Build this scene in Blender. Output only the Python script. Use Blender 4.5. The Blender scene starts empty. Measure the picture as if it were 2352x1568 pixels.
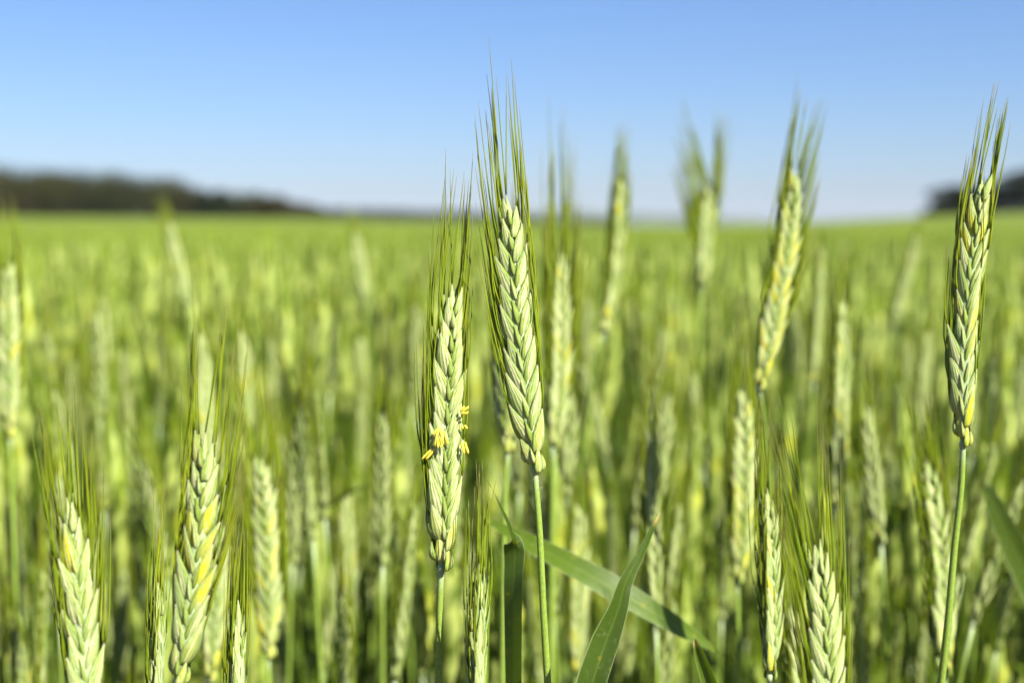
import bpy, math, random
import numpy as np
from mathutils import Matrix, Vector

# ------------------------------------------------------------------ camera, sky, sun, exposure
SC = bpy.context.scene
COL = SC.collection
R = math.radians
CAM_H = 1.30
PITCH = math.atan((784 - 517) / 2352 * 0.72)
FOCUS = 0.505
cam_d = bpy.data.cameras.new('camera')
cam = bpy.data.objects.new('camera', cam_d)
COL.objects.link(cam)
cam_d.sensor_width = 36.0
cam_d.lens = 50.0
cam_d.clip_start = 0.02
cam_d.clip_end = 30000.0
cam.location = (0, 0, CAM_H)
cam.rotation_euler = (math.pi / 2 - PITCH, 0, 0)
cam_d.dof.use_dof = True
cam_d.dof.focus_distance = FOCUS
cam_d.dof.aperture_fstop = 7.0
SC.camera = cam

SUN_DIR = Vector((0.50, -0.50, 0.74)).normalized()       # towards the sun: behind the camera's right shoulder
SUN_EL = math.asin(SUN_DIR.z)
SUN_AZ = math.atan2(SUN_DIR.x, SUN_DIR.y)
world = bpy.data.worlds.new('World')
SC.world = world
world.use_nodes = True
wn, wl = world.node_tree.nodes, world.node_tree.links
wn.clear()
sky = wn.new('ShaderNodeTexSky')
sky.sky_type = 'NISHITA'
sky.sun_disc = False
sky.sun_elevation = SUN_EL
sky.sun_rotation = SUN_AZ
sky.altitude = 0
sky.air_density = 1.0
sky.dust_density = 0.5
sky.ozone_density = 10.0
bg = wn.new('ShaderNodeBackground')
bg.inputs['Strength'].default_value = 0.0505
wo = wn.new('ShaderNodeOutputWorld')
wb = wn.new('ShaderNodeMix')                                # white balance of the sky light
wb.data_type = 'RGBA'
wb.blend_type = 'MULTIPLY'
wb.inputs[0].default_value = 1.0
wb.inputs[7].default_value = (1.0, 0.965, 1.05, 1)
wl.new(sky.outputs[0], wb.inputs[6])
wl.new(wb.outputs[2], bg.inputs[0])
wl.new(bg.outputs[0], wo.inputs[0])
sun_d = bpy.data.lights.new('sun', 'SUN')
sun_d.energy = 5.0
sun_d.angle = R(0.55)
sun_d.color = (1.0, 0.985, 0.93)
sun = bpy.data.objects.new('sun', sun_d)
COL.objects.link(sun)
sun.rotation_euler = SUN_DIR.to_track_quat('Z', 'Y').to_euler()
SC.view_settings.view_transform = 'Standard'
SC.view_settings.look = 'None'
SC.view_settings.exposure = 1.45
SC.view_settings.gamma = 1.0
SC.render.engine = 'CYCLES'
SC.cycles.use_denoising = True
SC.cycles.max_bounces = 6
SC.cycles.diffuse_bounces = 3
SC.cycles.glossy_bounces = 2
SC.cycles.transmission_bounces = 4
SC.cycles.caustics_reflective = False
SC.cycles.caustics_refractive = False

# ------------------------------------------------------------------ helpers
FWD = np.array((0, math.cos(PITCH), -math.sin(PITCH)))
UP = np.array((0, math.sin(PITCH), math.cos(PITCH)))
RIGHT = np.array((1.0, 0, 0))


def at(px, py, d):
    """a point seen at (px, py) of a 2352 x 1568 picture, d metres in front of the camera"""
    k = 0.72 / 2352
    v = RIGHT * (px - 1176) * k - UP * (py - 784) * k + FWD
    return np.array((0, 0, CAM_H)) + v * d


def unit(v):
    v = np.asarray(v, float)
    return v / (np.linalg.norm(v) + 1e-12)


class MB:
    """collects vertices, faces and two per-vertex attributes: st (across, along) and var (random, yellow, spare)"""

    def __init__(self):
        self.v, self.f, self.st, self.var, self.n = [], [], [], [], 0

    def add(self, v, f, st, var):
        v = np.asarray(v, float)
        self.v.append(v)
        self.f.extend([tuple(i + self.n for i in q) for q in f])
        self.st.append(np.asarray(st, float))
        self.var.append(np.tile(np.asarray(var, float), (len(v), 1)) if np.ndim(var) == 1 else np.asarray(var, float))
        self.n += len(v)

    def merge(self, o):
        for v, st, var in zip(o.v, o.st, o.var):
            self.v.append(v); self.st.append(st); self.var.append(var)
        self.f.extend([tuple(i + self.n for i in q) for q in o.f])
        self.n += o.n

    def mesh(self, name, mat, smooth=True):
        me = bpy.data.meshes.new(name)
        v = np.concatenate(self.v)
        me.from_pydata(v.tolist(), [], self.f)
        st = np.concatenate(self.st)
        var = np.concatenate(self.var)
        a = me.attributes.new('st', 'FLOAT_VECTOR', 'POINT')
        a.data.foreach_set('vector', np.column_stack((st, np.zeros(len(st)))).astype(np.float32).ravel())
        b = me.attributes.new('var', 'FLOAT_VECTOR', 'POINT')
        b.data.foreach_set('vector', var.astype(np.float32).ravel())
        if smooth:
            me.polygons.foreach_set('use_smooth', np.ones(len(me.polygons), bool))
        me.materials.append(mat)
        me.update()
        return me

    def build(self, name, mat, parent=None, smooth=True):
        return put(name, self.mesh(name, mat, smooth), parent)


def put(name, me, parent=None):
    o = bpy.data.objects.new(name, me)
    COL.objects.link(o)
    if parent is not None:
        o.parent = parent
    return o


def tag(o, label=None, cat=None, group=None, kind=None):
    if label: o['label'] = label
    if cat: o['category'] = cat
    if group: o['group'] = group
    if kind: o['kind'] = kind
    return o


def thing(name, loc, label, cat, group=None):
    o = bpy.data.objects.new(name, None)
    COL.objects.link(o)
    o.location = loc
    o.empty_display_size = 0.05
    return tag(o, label, cat, group)


def catmull(pts, n):
    """a smooth curve through pts, its tangents weighted by the spacing so that uneven points do not overshoot"""
    p = np.asarray(pts, float)
    h = np.maximum(np.linalg.norm(np.diff(p, axis=0), axis=1), 1e-9)
    dv = np.diff(p, axis=0) / h[:, None]
    m = np.vstack((dv[:1], (dv[:-1] * h[1:, None] + dv[1:] * h[:-1, None]) / (h[:-1] + h[1:])[:, None], dv[-1:]))
    out = []
    t = np.linspace(0, 1, n, endpoint=False)[:, None]
    for i in range(len(p) - 1):
        out.append((2 * t ** 3 - 3 * t ** 2 + 1) * p[i] + (t ** 3 - 2 * t ** 2 + t) * h[i] * m[i] + (-2 * t ** 3 + 3 * t ** 2) * p[i + 1] + (t ** 3 - t ** 2) * h[i] * m[i + 1])
    out.append(p[-1][None])
    return np.vstack(out)


_ring_cache = {}


def tube_faces(n, k, cap=True):
    key = (n, k, cap)
    if key not in _ring_cache:
        f = []
        for i in range(n - 1):
            for j in range(k):
                f.append((i * k + j, i * k + (j + 1) % k, (i + 1) * k + (j + 1) % k, (i + 1) * k + j))
        if cap:
            f.append(tuple(range(k - 1, -1, -1)))
            f.append(tuple((n - 1) * k + j for j in range(k)))
        _ring_cache[key] = f
    return _ring_cache[key]


def tube(mb, path, rad, k, var, v0=0.0, v1=1.0, cap=True):
    path = np.asarray(path, float)
    n = len(path)
    t = np.gradient(path, axis=0)
    t /= np.linalg.norm(t, axis=1)[:, None] + 1e-12
    ref = np.array((0.31, 0.93, 0.17))
    a = np.cross(t, ref); a /= np.linalg.norm(a, axis=1)[:, None]
    b = np.cross(t, a)
    ang = np.linspace(0, 2 * math.pi, k, endpoint=False)
    rad = np.broadcast_to(np.asarray(rad, float), (n,))
    v = path[:, None, :] + rad[:, None, None] * (np.cos(ang)[None, :, None] * a[:, None, :] + np.sin(ang)[None, :, None] * b[:, None, :])
    st = np.zeros((n, k, 2))
    st[:, :, 0] = np.abs(np.linspace(-1, 1, k, endpoint=False))[None, :]
    st[:, :, 1] = np.linspace(v0, v1, n)[:, None]
    mb.add(v.reshape(-1, 3), tube_faces(n, k, cap), st.reshape(-1, 2), var)


# ------------------------------------------------------------------ materials
def new_mat(name):
    m = bpy.data.materials.new(name)
    m.use_nodes = True
    nt = m.node_tree
    nt.nodes.clear()
    return m, nt


class NT:
    def __init__(self, nt):
        self.nt = nt

    def n(self, typ, **kw):
        x = self.nt.nodes.new(typ)
        for k, v in kw.items():
            setattr(x, k, v)
        return x

    def link(self, a, b):
        self.nt.links.new(a, b)

    def sock(self, inp, v):
        if isinstance(v, bpy.types.NodeSocket):
            self.link(v, inp)
        elif v is not None:
            inp.default_value = v

    def math(self, op, a, b=None, c=None, clamp=False):
        x = self.n('ShaderNodeMath', operation=op, use_clamp=clamp)
        for i, s in enumerate((a, b, c)):
            if s is not None:
                self.sock(x.inputs[i], s)
        return x.outputs[0]

    def mix(self, fac, a, b):
        x = self.n('ShaderNodeMix', data_type='RGBA')
        self.sock(x.inputs[0], fac)
        self.sock(x.inputs[6], a if isinstance(a, bpy.types.NodeSocket) else (*a, 1))
        self.sock(x.inputs[7], b if isinstance(b, bpy.types.NodeSocket) else (*b, 1))
        return x.outputs[2]

    def ramp(self, fac, lo, hi):
        x = self.n('ShaderNodeMapRange', interpolation_type='SMOOTHSTEP')
        self.sock(x.inputs[0], fac)
        x.inputs[1].default_value = lo
        x.inputs[2].default_value = hi
        return x.outputs[0]

    def attr(self, name):
        a = self.n('ShaderNodeAttribute', attribute_name=name)
        s = self.n('ShaderNodeSeparateXYZ')
        self.link(a.outputs['Vector'], s.inputs[0])
        return s.outputs

    def noise(self, vec, scale, detail=3, rough=0.55):
        x = self.n('ShaderNodeTexNoise')
        if vec is not None:
            self.link(vec, x.inputs['Vector'])
        x.inputs['Scale'].default_value = scale
        x.inputs['Detail'].default_value = detail
        x.inputs['Roughness'].default_value = rough
        return x.outputs['Fac']

    def comb(self, x, y, z):
        c = self.n('ShaderNodeCombineXYZ')
        for i, s in enumerate((x, y, z)):
            self.sock(c.inputs[i], s)
        return c.outputs[0]

    def obj(self):
        return self.n('ShaderNodeTexCoord').outputs['Object']

    def surface(self, col, rough=0.5, trans=0.2, bump=None, bump_d=0.0002, spec=0.4, tcol=None):
        p = self.n('ShaderNodeBsdfPrincipled')
        self.sock(p.inputs['Base Color'], col if isinstance(col, bpy.types.NodeSocket) else (*col, 1))
        self.sock(p.inputs['Roughness'], rough)
        p.inputs['Specular IOR Level'].default_value = spec
        if bump is not None:
            b = self.n('ShaderNodeBump')
            b.inputs['Strength'].default_value = 0.6
            b.inputs['Distance'].default_value = bump_d
            self.link(bump, b.inputs['Height'])
            self.link(b.outputs[0], p.inputs['Normal'])
        out = self.n('ShaderNodeOutputMaterial')
        if trans > 0:
            t = self.n('ShaderNodeBsdfTranslucent')
            src = tcol if tcol is not None else col
            self.sock(t.inputs['Color'], src if isinstance(src, bpy.types.NodeSocket) else (*src, 1))
            m = self.n('ShaderNodeMixShader')
            m.inputs[0].default_value = trans
            self.link(p.outputs[0], m.inputs[1])
            self.link(t.outputs[0], m.inputs[2])
            self.link(m.outputs[0], out.inputs[0])
        else:
            self.link(p.outputs[0], out.inputs[0])


def mat_husk():
    m, nt = new_mat('husk')
    t = NT(nt)
    u, v, _ = t.attr('st')
    rnd, yel, spare = t.attr('var')
    o = t.obj()
    au = t.math('ABSOLUTE', u)
    # lengthwise veins, wavering a little
    seed = t.math('MULTIPLY', rnd, 37.0)
    wob = t.noise(t.comb(t.math('MULTIPLY', u, 3.0), t.math('MULTIPLY', v, 2.5), seed), 1.6, 2)
    ph = t.math('MULTIPLY_ADD', wob, 5.0, t.math('MULTIPLY', u, 44.0))
    vein = t.ramp(t.math('SINE', t.math('ADD', ph, seed)), -0.5, 0.5)
    streak = t.noise(t.comb(t.math('MULTIPLY', u, 13.0), t.math('MULTIPLY', v, 1.6), seed), 1.6, 3)
    patch = t.noise(t.comb(t.math('MULTIPLY', u, 4.5), t.math('MULTIPLY', v, 2.2), t.math('ADD', seed, 9.0)), 1.3, 3, 0.65)
    side = t.ramp(au, 0.05, 0.20)
    green = t.math('MULTIPLY', t.math('MULTIPLY', vein, t.ramp(patch, 0.38, 0.54)), t.math('MULTIPLY_ADD', side, 0.6, 0.4))
    flank = t.math('MULTIPLY', t.ramp(t.math('ADD', t.math('MULTIPLY', u, 0.7), t.math('SUBTRACT', streak, 0.5)), 0.16, 0.32), t.ramp(rnd, 0.2, 0.6))
    wax = t.noise(o, 900.0, 4, 0.7)
    base = t.mix(t.ramp(t.noise(o, 160.0, 2), 0.35, 0.7), (0.46, 0.53, 0.165), (0.33, 0.42, 0.125))
    cream = t.ramp(t.math('ABSOLUTE', t.math('ADD', u, t.math('MULTIPLY_ADD', rnd, 0.4, -0.2))), 0.17, 0.05)
    base = t.mix(t.math('MULTIPLY', cream, t.math('MULTIPLY', t.ramp(streak, 0.35, 0.5), 0.9)), base, (0.74, 0.71, 0.33))
    base = t.mix(t.math('MULTIPLY', t.ramp(wax, 0.50, 0.66), 0.45), base, (0.57, 0.64, 0.44))
    base = t.mix(t.math('MULTIPLY', flank, 0.75), base, (0.19, 0.27, 0.012))
    base = t.mix(t.math('MULTIPLY', green, 0.9), base, (0.16, 0.25, 0.006))
    soft = t.math('MULTIPLY', t.ramp(v, 1.0, 0.55), t.math('MULTIPLY', t.ramp(patch, 0.36, 0.50), t.ramp(t.math('ABSOLUTE', t.math('ADD', u, 0.06)), 0.32, 0.10)))
    base = t.mix(t.math('MULTIPLY', yel, t.math('MULTIPLY', soft, 0.95)), base, (0.66, 0.58, 0.004))
    # glume-like parts (spare = 1) are plain green
    base = t.mix(t.math('MULTIPLY', spare, 0.6), base, (0.20, 0.30, 0.010))
    tip = t.math('MULTIPLY', t.ramp(v, 0.86, 0.96), t.ramp(streak, 0.35, 0.6))
    base = t.mix(t.math('MULTIPLY', tip, 0.75), base, (0.36, 0.20, 0.22))
    t.surface(base, 0.68, 0.28, t.math('ADD', t.math('MULTIPLY', vein, -1.0), t.math('MULTIPLY', wax, 0.8)), 0.0002, 0.25)
    return m


def mat_awn():
    m, nt = new_mat('bristle')
    t = NT(nt)
    u, v, _ = t.attr('st')
    rnd, yel, _s = t.attr('var')
    c = t.mix(rnd, (0.21, 0.31, 0.006), (0.35, 0.40, 0.010))
    c = t.mix(t.math('MULTIPLY', t.ramp(v, 0.55, 1.0), t.math('MULTIPLY_ADD', rnd, 0.5, 0.3)), c, (0.22, 0.13, 0.08))
    c = t.mix(t.math('MULTIPLY', t.ramp(t.noise(t.obj(), 700.0, 2), 0.5, 0.75), 0.35), c, (0.34, 0.37, 0.10))
    t.surface(c, 0.45, 0.48, None, 0.0, 0.4)
    return m


def mat_stem():
    m, nt = new_mat('stalk')
    t = NT(nt)
    u, v, _ = t.attr('st')
    rnd, pale, _s = t.attr('var')
    o = t.obj()
    line = t.noise(t.comb(t.math('MULTIPLY', u, 9.0), t.math('MULTIPLY', v, 9.0), rnd), 2.0, 3)
    c = t.mix(t.ramp(line, 0.35, 0.65), (0.115, 0.195, 0.006), (0.23, 0.32, 0.018))
    c = t.mix(t.math('MULTIPLY', t.ramp(t.noise(o, 1500.0, 3), 0.5, 0.7), 0.3), c, (0.34, 0.38, 0.22))
    c = t.mix(pale, c, (0.46, 0.50, 0.34))
    t.surface(c, 0.42, 0.0, line, 0.0002, 0.5)
    return m


def mat_leaf():
    m, nt = new_mat('blade')
    t = NT(nt)
    u, v, _ = t.attr('st')
    rnd, yel, dark = t.attr('var')
    o = t.obj()
    rib = t.math('SINE', t.math('MULTIPLY', u, 62.0))
    fine = t.noise(t.comb(t.math('MULTIPLY', u, 30.0), t.math('MULTIPLY', v, 3.0), rnd), 1.5, 3)
    c = t.mix(rnd, (0.050, 0.088, 0.002), (0.150, 0.235, 0.004))
    c = t.mix(t.math('MULTIPLY', t.ramp(rib, 0.2, 0.9), 0.30), c, (0.14, 0.20, 0.03))
    c = t.mix(t.math('MULTIPLY', t.ramp(t.noise(o, 420.0, 5, 0.7), 0.52, 0.72), 0.35), c, (0.20, 0.25, 0.11))
    c = t.mix(t.math('MULTIPLY', t.ramp(t.math('ABSOLUTE', u), 0.10, 0.02), 0.4), c, (0.17, 0.24, 0.03))
    c = t.mix(t.math('MULTIPLY', t.ramp(t.noise(o, 260.0, 2), 0.63, 0.70), 0.5), c, (0.26, 0.24, 0.01))
    c = t.mix(t.math('MULTIPLY', t.ramp(t.math('ABSOLUTE', u), 0.93, 0.98), 0.7), c, (0.38, 0.44, 0.18))
    c = t.mix(t.math('MULTIPLY', t.math('MULTIPLY', yel, t.ramp(v, 0.86, 0.95)), 1.0), c, (0.66, 0.50, 0.14))
    tc = t.mix(0.6, c, (0.22, 0.34, 0.002))
    t.surface(c, 0.38, 0.30, t.math('ADD', rib, fine), 0.00012, 0.5, tc)
    return m


def mat_anther():
    m, nt = new_mat('pollen_sac')
    t = NT(nt)
    c = t.mix(t.noise(t.obj(), 900.0, 3), (0.84, 0.66, 0.02), (0.90, 0.80, 0.12))
    t.surface(c, 0.5, 0.2)
    return m


def mat_vertex(name, rough=0.55, trans=0.15, spec=0.3):
    m, nt = new_mat(name)
    t = NT(nt)
    a = t.n('ShaderNodeAttribute', attribute_name='col')
    t.surface(a.outputs['Color'], rough, trans, spec=spec)
    return m


def mat_soil():
    m, nt = new_mat('soil')
    t = NT(nt)
    o = t.obj()
    near = t.mix(t.ramp(t.noise(o, 14.0, 6, 0.65), 0.35, 0.7), (0.045, 0.032, 0.02), (0.11, 0.08, 0.05))
    far = t.mix(t.noise(o, 0.02, 5), (0.10, 0.13, 0.03), (0.18, 0.20, 0.07))
    x = t.n('ShaderNodeVectorMath', operation='LENGTH')
    t.link(o, x.inputs[0])
    c = t.mix(t.ramp(x.outputs['Value'], 60.0, 300.0), near, far)
    t.surface(c, 0.9, 0.0, t.noise(o, 30.0, 5), 0.02, 0.1)
    return m


def mat_canopy():
    m, nt = new_mat('crop_top')
    t = NT(nt)
    o = t.obj()
    big = t.noise(o, 0.05, 4)
    mid = t.noise(o, 0.9, 5, 0.7)
    fine = t.noise(o, 16.0, 3, 0.7)
    c = t.mix(t.ramp(fine, 0.3, 0.7), (0.062, 0.094, 0.005), (0.165, 0.198, 0.028))
    c = t.mix(t.math('MULTIPLY', t.ramp(mid, 0.42, 0.62), 0.4), c, (0.085, 0.125, 0.008))
    c = t.mix(t.math('MULTIPLY', t.ramp(big, 0.42, 0.6), 0.3), c, (0.135, 0.166, 0.022))
    t.surface(c, 0.8, 0.0, t.math('ADD', mid, fine), 0.05, 0.1)
    return m


HUSK, AWN, STALK, BLADE, POLLEN = mat_husk(), mat_awn(), mat_stem(), mat_leaf(), mat_anther()
FIELD, TREE_LEAF, TREE_BARK = mat_vertex('rye', 0.6, 0.06), mat_vertex('tree_foliage', 0.8, 0.15, 0.02), mat_vertex('bark', 0.85, 0.0)
SOIL, CROP = mat_soil(), mat_canopy()


# ------------------------------------------------------------------ terrain
def smooth(x, a, b):
    t = np.clip((x - a) / (b - a), 0, 1)
    return t * t * (3 - 2 * t)


def rise(x, y):
    """height of the ground: level at the camera, swelling gently to both sides farther off"""
    x = np.asarray(x, float); y = np.asarray(y, float)
    yy = np.maximum(y, 1.0)
    a = np.clip(x / yy, -0.6, 0.6)
    e = np.interp(a, [-0.6, -0.36, -0.15, -0.05, 0.10, 0.18, 0.27, 0.36, 0.6],
                  [0.0075, 0.0068, 0.0052, 0.0030, -0.0005, 0.0012, 0.0058, 0.0095, 0.012])
    z = yy * e * smooth(yy, 25, 240)
    d = np.hypot(x, y)
    fall = smooth(d, 270, 700)
    return np.where(y > 1, z * (1 - fall) - 1.5 * smooth(d, 290, 1200), 0.0)


def polar(r, ang, zoff, noise=0.0, seed=3):
    rng = np.random.default_rng(seed)
    rr, aa = np.meshgrid(r, ang, indexing='ij')
    x, y = rr * np.sin(aa), rr * np.cos(aa)
    z = rise(x, y) + zoff + rng.normal(0, 1, x.shape) * noise
    return np.column_stack((x.ravel(), y.ravel(), z.ravel())), len(r), len(ang)


def grid_faces(n, k, wrap=False):
    return [(i * k + j, i * k + (j + 1) % k, (i + 1) * k + (j + 1) % k, (i + 1) * k + j)
            for i in range(n - 1) for j in range(k if wrap else k - 1)]


mb = MB()
v, n, k = polar(np.concatenate(([0.02], np.geomspace(0.3, 9000, 90))), np.linspace(0, 2 * math.pi, 144, endpoint=False), 0)
mb.add(v, [q[::-1] for q in grid_faces(n, k, True)] + [tuple(range(k))], np.zeros((len(v), 2)), (0, 0, 0))
tag(mb.build('soil', SOIL), kind='structure')

mb = MB()
v, n, k = polar(np.geomspace(9, 262, 150), np.linspace(-1.25, 1.25, 240), 1.13, 0.012)
mb.add(v, [q[::-1] for q in grid_faces(n, k)], np.zeros((len(v), 2)), (0, 0, 0))
tag(mb.build('rye_crop_surface', CROP), 'even green top of the distant rye crop reaching the wood', 'rye crop', kind='stuff')


# ------------------------------------------------------------------ the rye ear
def husk_shape(mb, p, d, nrm, L, W, D, curl, var, sides=10, rings=8):
    """one boat-shaped husk: base p, axis d, keel towards nrm"""
    d = unit(d); nrm = unit(nrm - np.dot(nrm, d) * d); sd = np.cross(d, nrm)
    t = np.array([0, .07, .2, .36, .54, .72, .87, 1.0])
    w = np.interp(t, [0, .07, .2, .36, .54, .72, .87, 1.0], [.60, .82, 1.0, .98, .76, .46, .22, .07])
    a = np.linspace(-math.pi, math.pi, sides, endpoint=False) + math.pi / sides * 0
    ca, sa = np.cos(a), np.sin(a)
    keel = np.clip(1 - np.abs(a) / (math.pi / 2), 0, 1)
    dep = np.where(ca > 0, 0.55 * ca + 0.45 * keel, 0.4 * ca)
    cen = p + np.outer(t * L, d) + np.outer(np.sin(t * math.pi * 0.9) * D * 0.25 - curl * L * t ** 2, nrm)
    v = cen[:, None, :] + (w[:, None] * W)[:, :, None] * sa[None, :, None] * sd + (w[:, None] * D)[:, :, None] * dep[None, :, None] * nrm
    st = np.zeros((len(t), sides, 2))
    st[:, :, 0] = a[None, :] / math.pi
    st[:, :, 1] = t[:, None]
    mb.add(v.reshape(-1, 3), tube_faces(len(t), sides), st.reshape(-1, 2), var)
    return cen[-1], unit(cen[-1] - cen[-2])


def make_ear(L, rng, width=0.014, awn=0.045, lean=(0.0, 0.0), splay=0.10, bend=0.0, yellow=0.05, low_yellow=0.4, pitch=0.0038,
             sides=10, awn_r=0.00023, fan=0.016, keep=1.0, bunch=1.0, spread=1.0):
    """returns (rachis MB, [spikelet MBs], awns MB); local z runs from base to tip, the two ranks stand at -x and +x"""
    rach, spk, awns = MB(), [], MB()
    n = max(8, int(round((L - 0.012) / pitch)))
    ws = width / 0.0135

    def axis(z):
        t = z / L
        return np.array((bend * 4 * t * (1 - t), 0, z))
    zz = np.linspace(0, L - 0.006, 14)
    tube(rach, [axis(z) for z in zz], np.interp(np.linspace(0, 1, 14), [0, .05, .14, .7, 1], [.0010, .0014, .0033, .0032, .0010]), 8, (0.5, 0.45, 0))
    cl = {s: [rng.normal(0, 0.030) + s * (splay * 0.45 - 0.045) for _ in range(3)] for s in (-1, 1)}
    for i in range(n):
        t = i / (n - 1)
        s = -1 if i % 2 else 1
        z = -0.0008 + (i / (n - 1)) ** 1.06 * (L - 0.0102)
        sc = (0.58 + 0.42 * smooth(t, 0, .15)) * (1 - 0.30 * smooth(t, .70, 1.0)) * rng.uniform(.94, 1.06)
        ln = (0.48 + 0.52 * smooth(t, 0.0, .15)) * (1 - 0.45 * smooth(t, .65, 1.0)) * spread
        c = axis(z)
        tang = unit(axis(z + .002) - axis(z))
        m = MB()
        ybase = low_yellow * float(smooth(t, .20, .02)) * rng.uniform(.5, 1.1)
        for f in (-1, 1):
            if rng.random() > keep:
                continue
            y = min(1.0, ybase + (rng.uniform(.35, .95) if rng.random() < yellow else 0.0))
            rnd = rng.random()
            p = c + np.array((s * 0.0008 * ws, f * 0.0014 * ws, -0.0005))
            d = tang + np.array((s * (0.29 * ln * ws + rng.normal(0, .045)), f * (0.10 * ln + rng.normal(0, .03)), 0))
            nrm = np.array((s * 0.42, f * 0.90, -0.08)) + rng.normal(0, .10, 3)
            tipp, tdir = husk_shape(m, p, d, nrm, 0.0172 * sc * rng.uniform(.86, 1.12), 0.00262 * sc * ws * math.sqrt(spread), 0.00092 * sc * ws, 0.05 + 0.05 * (1 - ln), (rnd, y, 0), sides)
            # awn: leaves along the husk tip, then swings upright beside the others
            al = awn * rng.uniform(.62, 1.12) * (0.86 + 0.14 * t)
            g = cl[s][int(rng.integers(3))]
            end = tang + np.array((g * bunch + rng.normal(0, fan) + (lean[0] if s < 0 else lean[1]), f * 0.01 + rng.normal(0, .03), 0))
            end = unit(end)
            q = np.linspace(0, 1, 9)
            dirs = tdir[None] * (1 - smooth(q, -.1, .25))[:, None] + end[None] * smooth(q, -.1, .25)[:, None]
            wig = rng.normal(0, .018, 3)
            dirs = dirs + np.outer(np.sin(q * math.pi * 1.3), wig)
            steps = dirs / np.linalg.norm(dirs, axis=1)[:, None] * (al / 8)
            path = tipp - tdir * 0.0006 + np.vstack((np.zeros(3), np.cumsum(steps[:-1], axis=0)))
            tube(awns, path, awn_r * np.array([1.35, 1.15, 1.05, 1, .92, .8, .66, .48, .2]), 4, (rng.random(), 0, 0))
            # outer glume, a narrow green keeled scale hugging the husk near the middle line
            gp = c + np.array((s * 0.0002, f * 0.0024 * ws, -0.0004))
            gd = tang + np.array((s * 0.19 * ln, f * 0.17 * ln, 0))
            husk_shape(m, gp, gd, np.array((s * .1, f * 1.0, 0)) + rng.normal(0, .1, 3), 0.0088 * sc, 0.00072 * ws, 0.0007 * ws, 0.06, (rng.random(), y * .5, float(rng.random() < .6)), 6)
        # the spare middle floret seen between the pair
        if m.n:
            tipp, tdir = husk_shape(m, c + np.array((s * 0.0018 * ws, 0, .0)), tang + np.array((s * 0.34 * ln * ws, rng.normal(0, .04), 0)), np.array((s * 1.0, 0, 0)), 0.0105 * sc, 0.0013 * ws, 0.0012 * ws, 0.05, (rng.random(), ybase, 0), 8)
            for _ in range(2):
                al = awn * rng.uniform(.6, 1.08) * (0.86 + 0.14 * t)
                end = unit(tang + np.array((cl[s][int(rng.integers(3))] * bunch + rng.normal(0, fan) + (lean[0] if s < 0 else lean[1]), rng.normal(0, .03), 0)))
                q = np.linspace(0, 1, 9)
                dirs = tdir[None] * (1 - smooth(q, 0, .4))[:, None] + end[None] * smooth(q, 0, .4)[:, None] + np.outer(np.sin(q * math.pi * 1.3), rng.normal(0, .018, 3))
                steps = dirs / np.linalg.norm(dirs, axis=1)[:, None] * (al / 8)
                tube(awns, tipp - tdir * 0.0006 + np.vstack((np.zeros(3), np.cumsum(steps[:-1], axis=0))), awn_r * np.array([1.3, 1.1, 1.05, 1, .92, .8, .66, .48, .2]), 4, (rng.random(), 0, 0))
            spk.append(m)
    # top floret
    m = MB()
    tipp, tdir = husk_shape(m, axis(L - 0.0135), np.array((rng.normal(0, .04), 0, 1)), np.array((.2, -1, 0)), 0.0132, 0.0016 * ws, 0.0014 * ws, 0.0, (rng.random(), 0, 0), sides)
    spk.append(m)
    for q in range(2):
        e = unit(np.array((rng.normal(0, .06), rng.normal(0, .06), 1)))
        path = tipp[None] + np.outer(np.linspace(0, awn * .8, 6), e)
        tube(awns, path, awn_r * np.array([1.2, 1, .9, .8, .6, .2]), 4, (rng.random(), 0, 0))
    return rach, spk, awns


def make_collar(rng, hairs=True):
    m = MB()
    tube(m, [(0, 0, -0.0022), (0, 0, -0.0014), (0, 0, -0.0006), (0, 0, 0.0002), (0, 0, 0.001)], [0.00110, 0.00135, 0.00150, 0.0013, 0.0010], 10, (rng.random(), .5, 0))
    if hairs:
        for _ in range(90):
            a = rng.uniform(0, 2 * math.pi)
            z = -abs(rng.normal(0, 0.007))
            r0 = 0.00125
            b = np.array((math.cos(a), math.sin(a), 0))
            p = b * r0 + np.array((0, 0, z))
            q = p + (b + np.array((0, 0, rng.uniform(-.1, .7)))) * rng.uniform(.0005, .0012)
            tube(m, [p, (p + q) / 2, q], [0.00004, 0.00003, 0.00001], 3, (0, 1, 0), cap=False)
    return m


def leaf_ribbon(mb, pts, nrms, width, var, n=7, across=9, fold=0.18, prof=None, base_w=0.55, twist=0.0):
    """a grass blade along pts (base to tip), its upper face towards nrms"""
    path = catmull(pts, n)
    N = len(path)
    q = np.linspace(0, 1, N)
    nn = np.vstack([np.interp(q, np.linspace(0, 1, len(nrms)), np.asarray(nrms, float)[:, i]) for i in range(3)]).T
    t = np.gradient(path, axis=0); t /= np.linalg.norm(t, axis=1)[:, None]
    sd = np.cross(t, nn); sd /= np.linalg.norm(sd, axis=1)[:, None]
    up = np.cross(sd, t)
    if prof is None:
        w = width * np.minimum(base_w + (1 - base_w) * smooth(q, 0, .35), 1) * np.sqrt(np.clip(1 - q ** 2.2, 0, 1)) + 0.00008
    else:
        w = width * np.interp(q, prof[0], prof[1])
    u = np.linspace(-1, 1, across)
    v = path[:, None, :] + 0.5 * w[:, None, None] * (u[None, :, None] * sd[:, None, :] + fold * (np.abs(u) ** 1.4)[None, :, None] * up[:, None, :])
    st = np.zeros((N, across, 2)); st[:, :, 0] = u[None]; st[:, :, 1] = q[:, None]
    mb.add(v.reshape(-1, 3), grid_faces(N, across), st.reshape(-1, 2), var)


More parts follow.
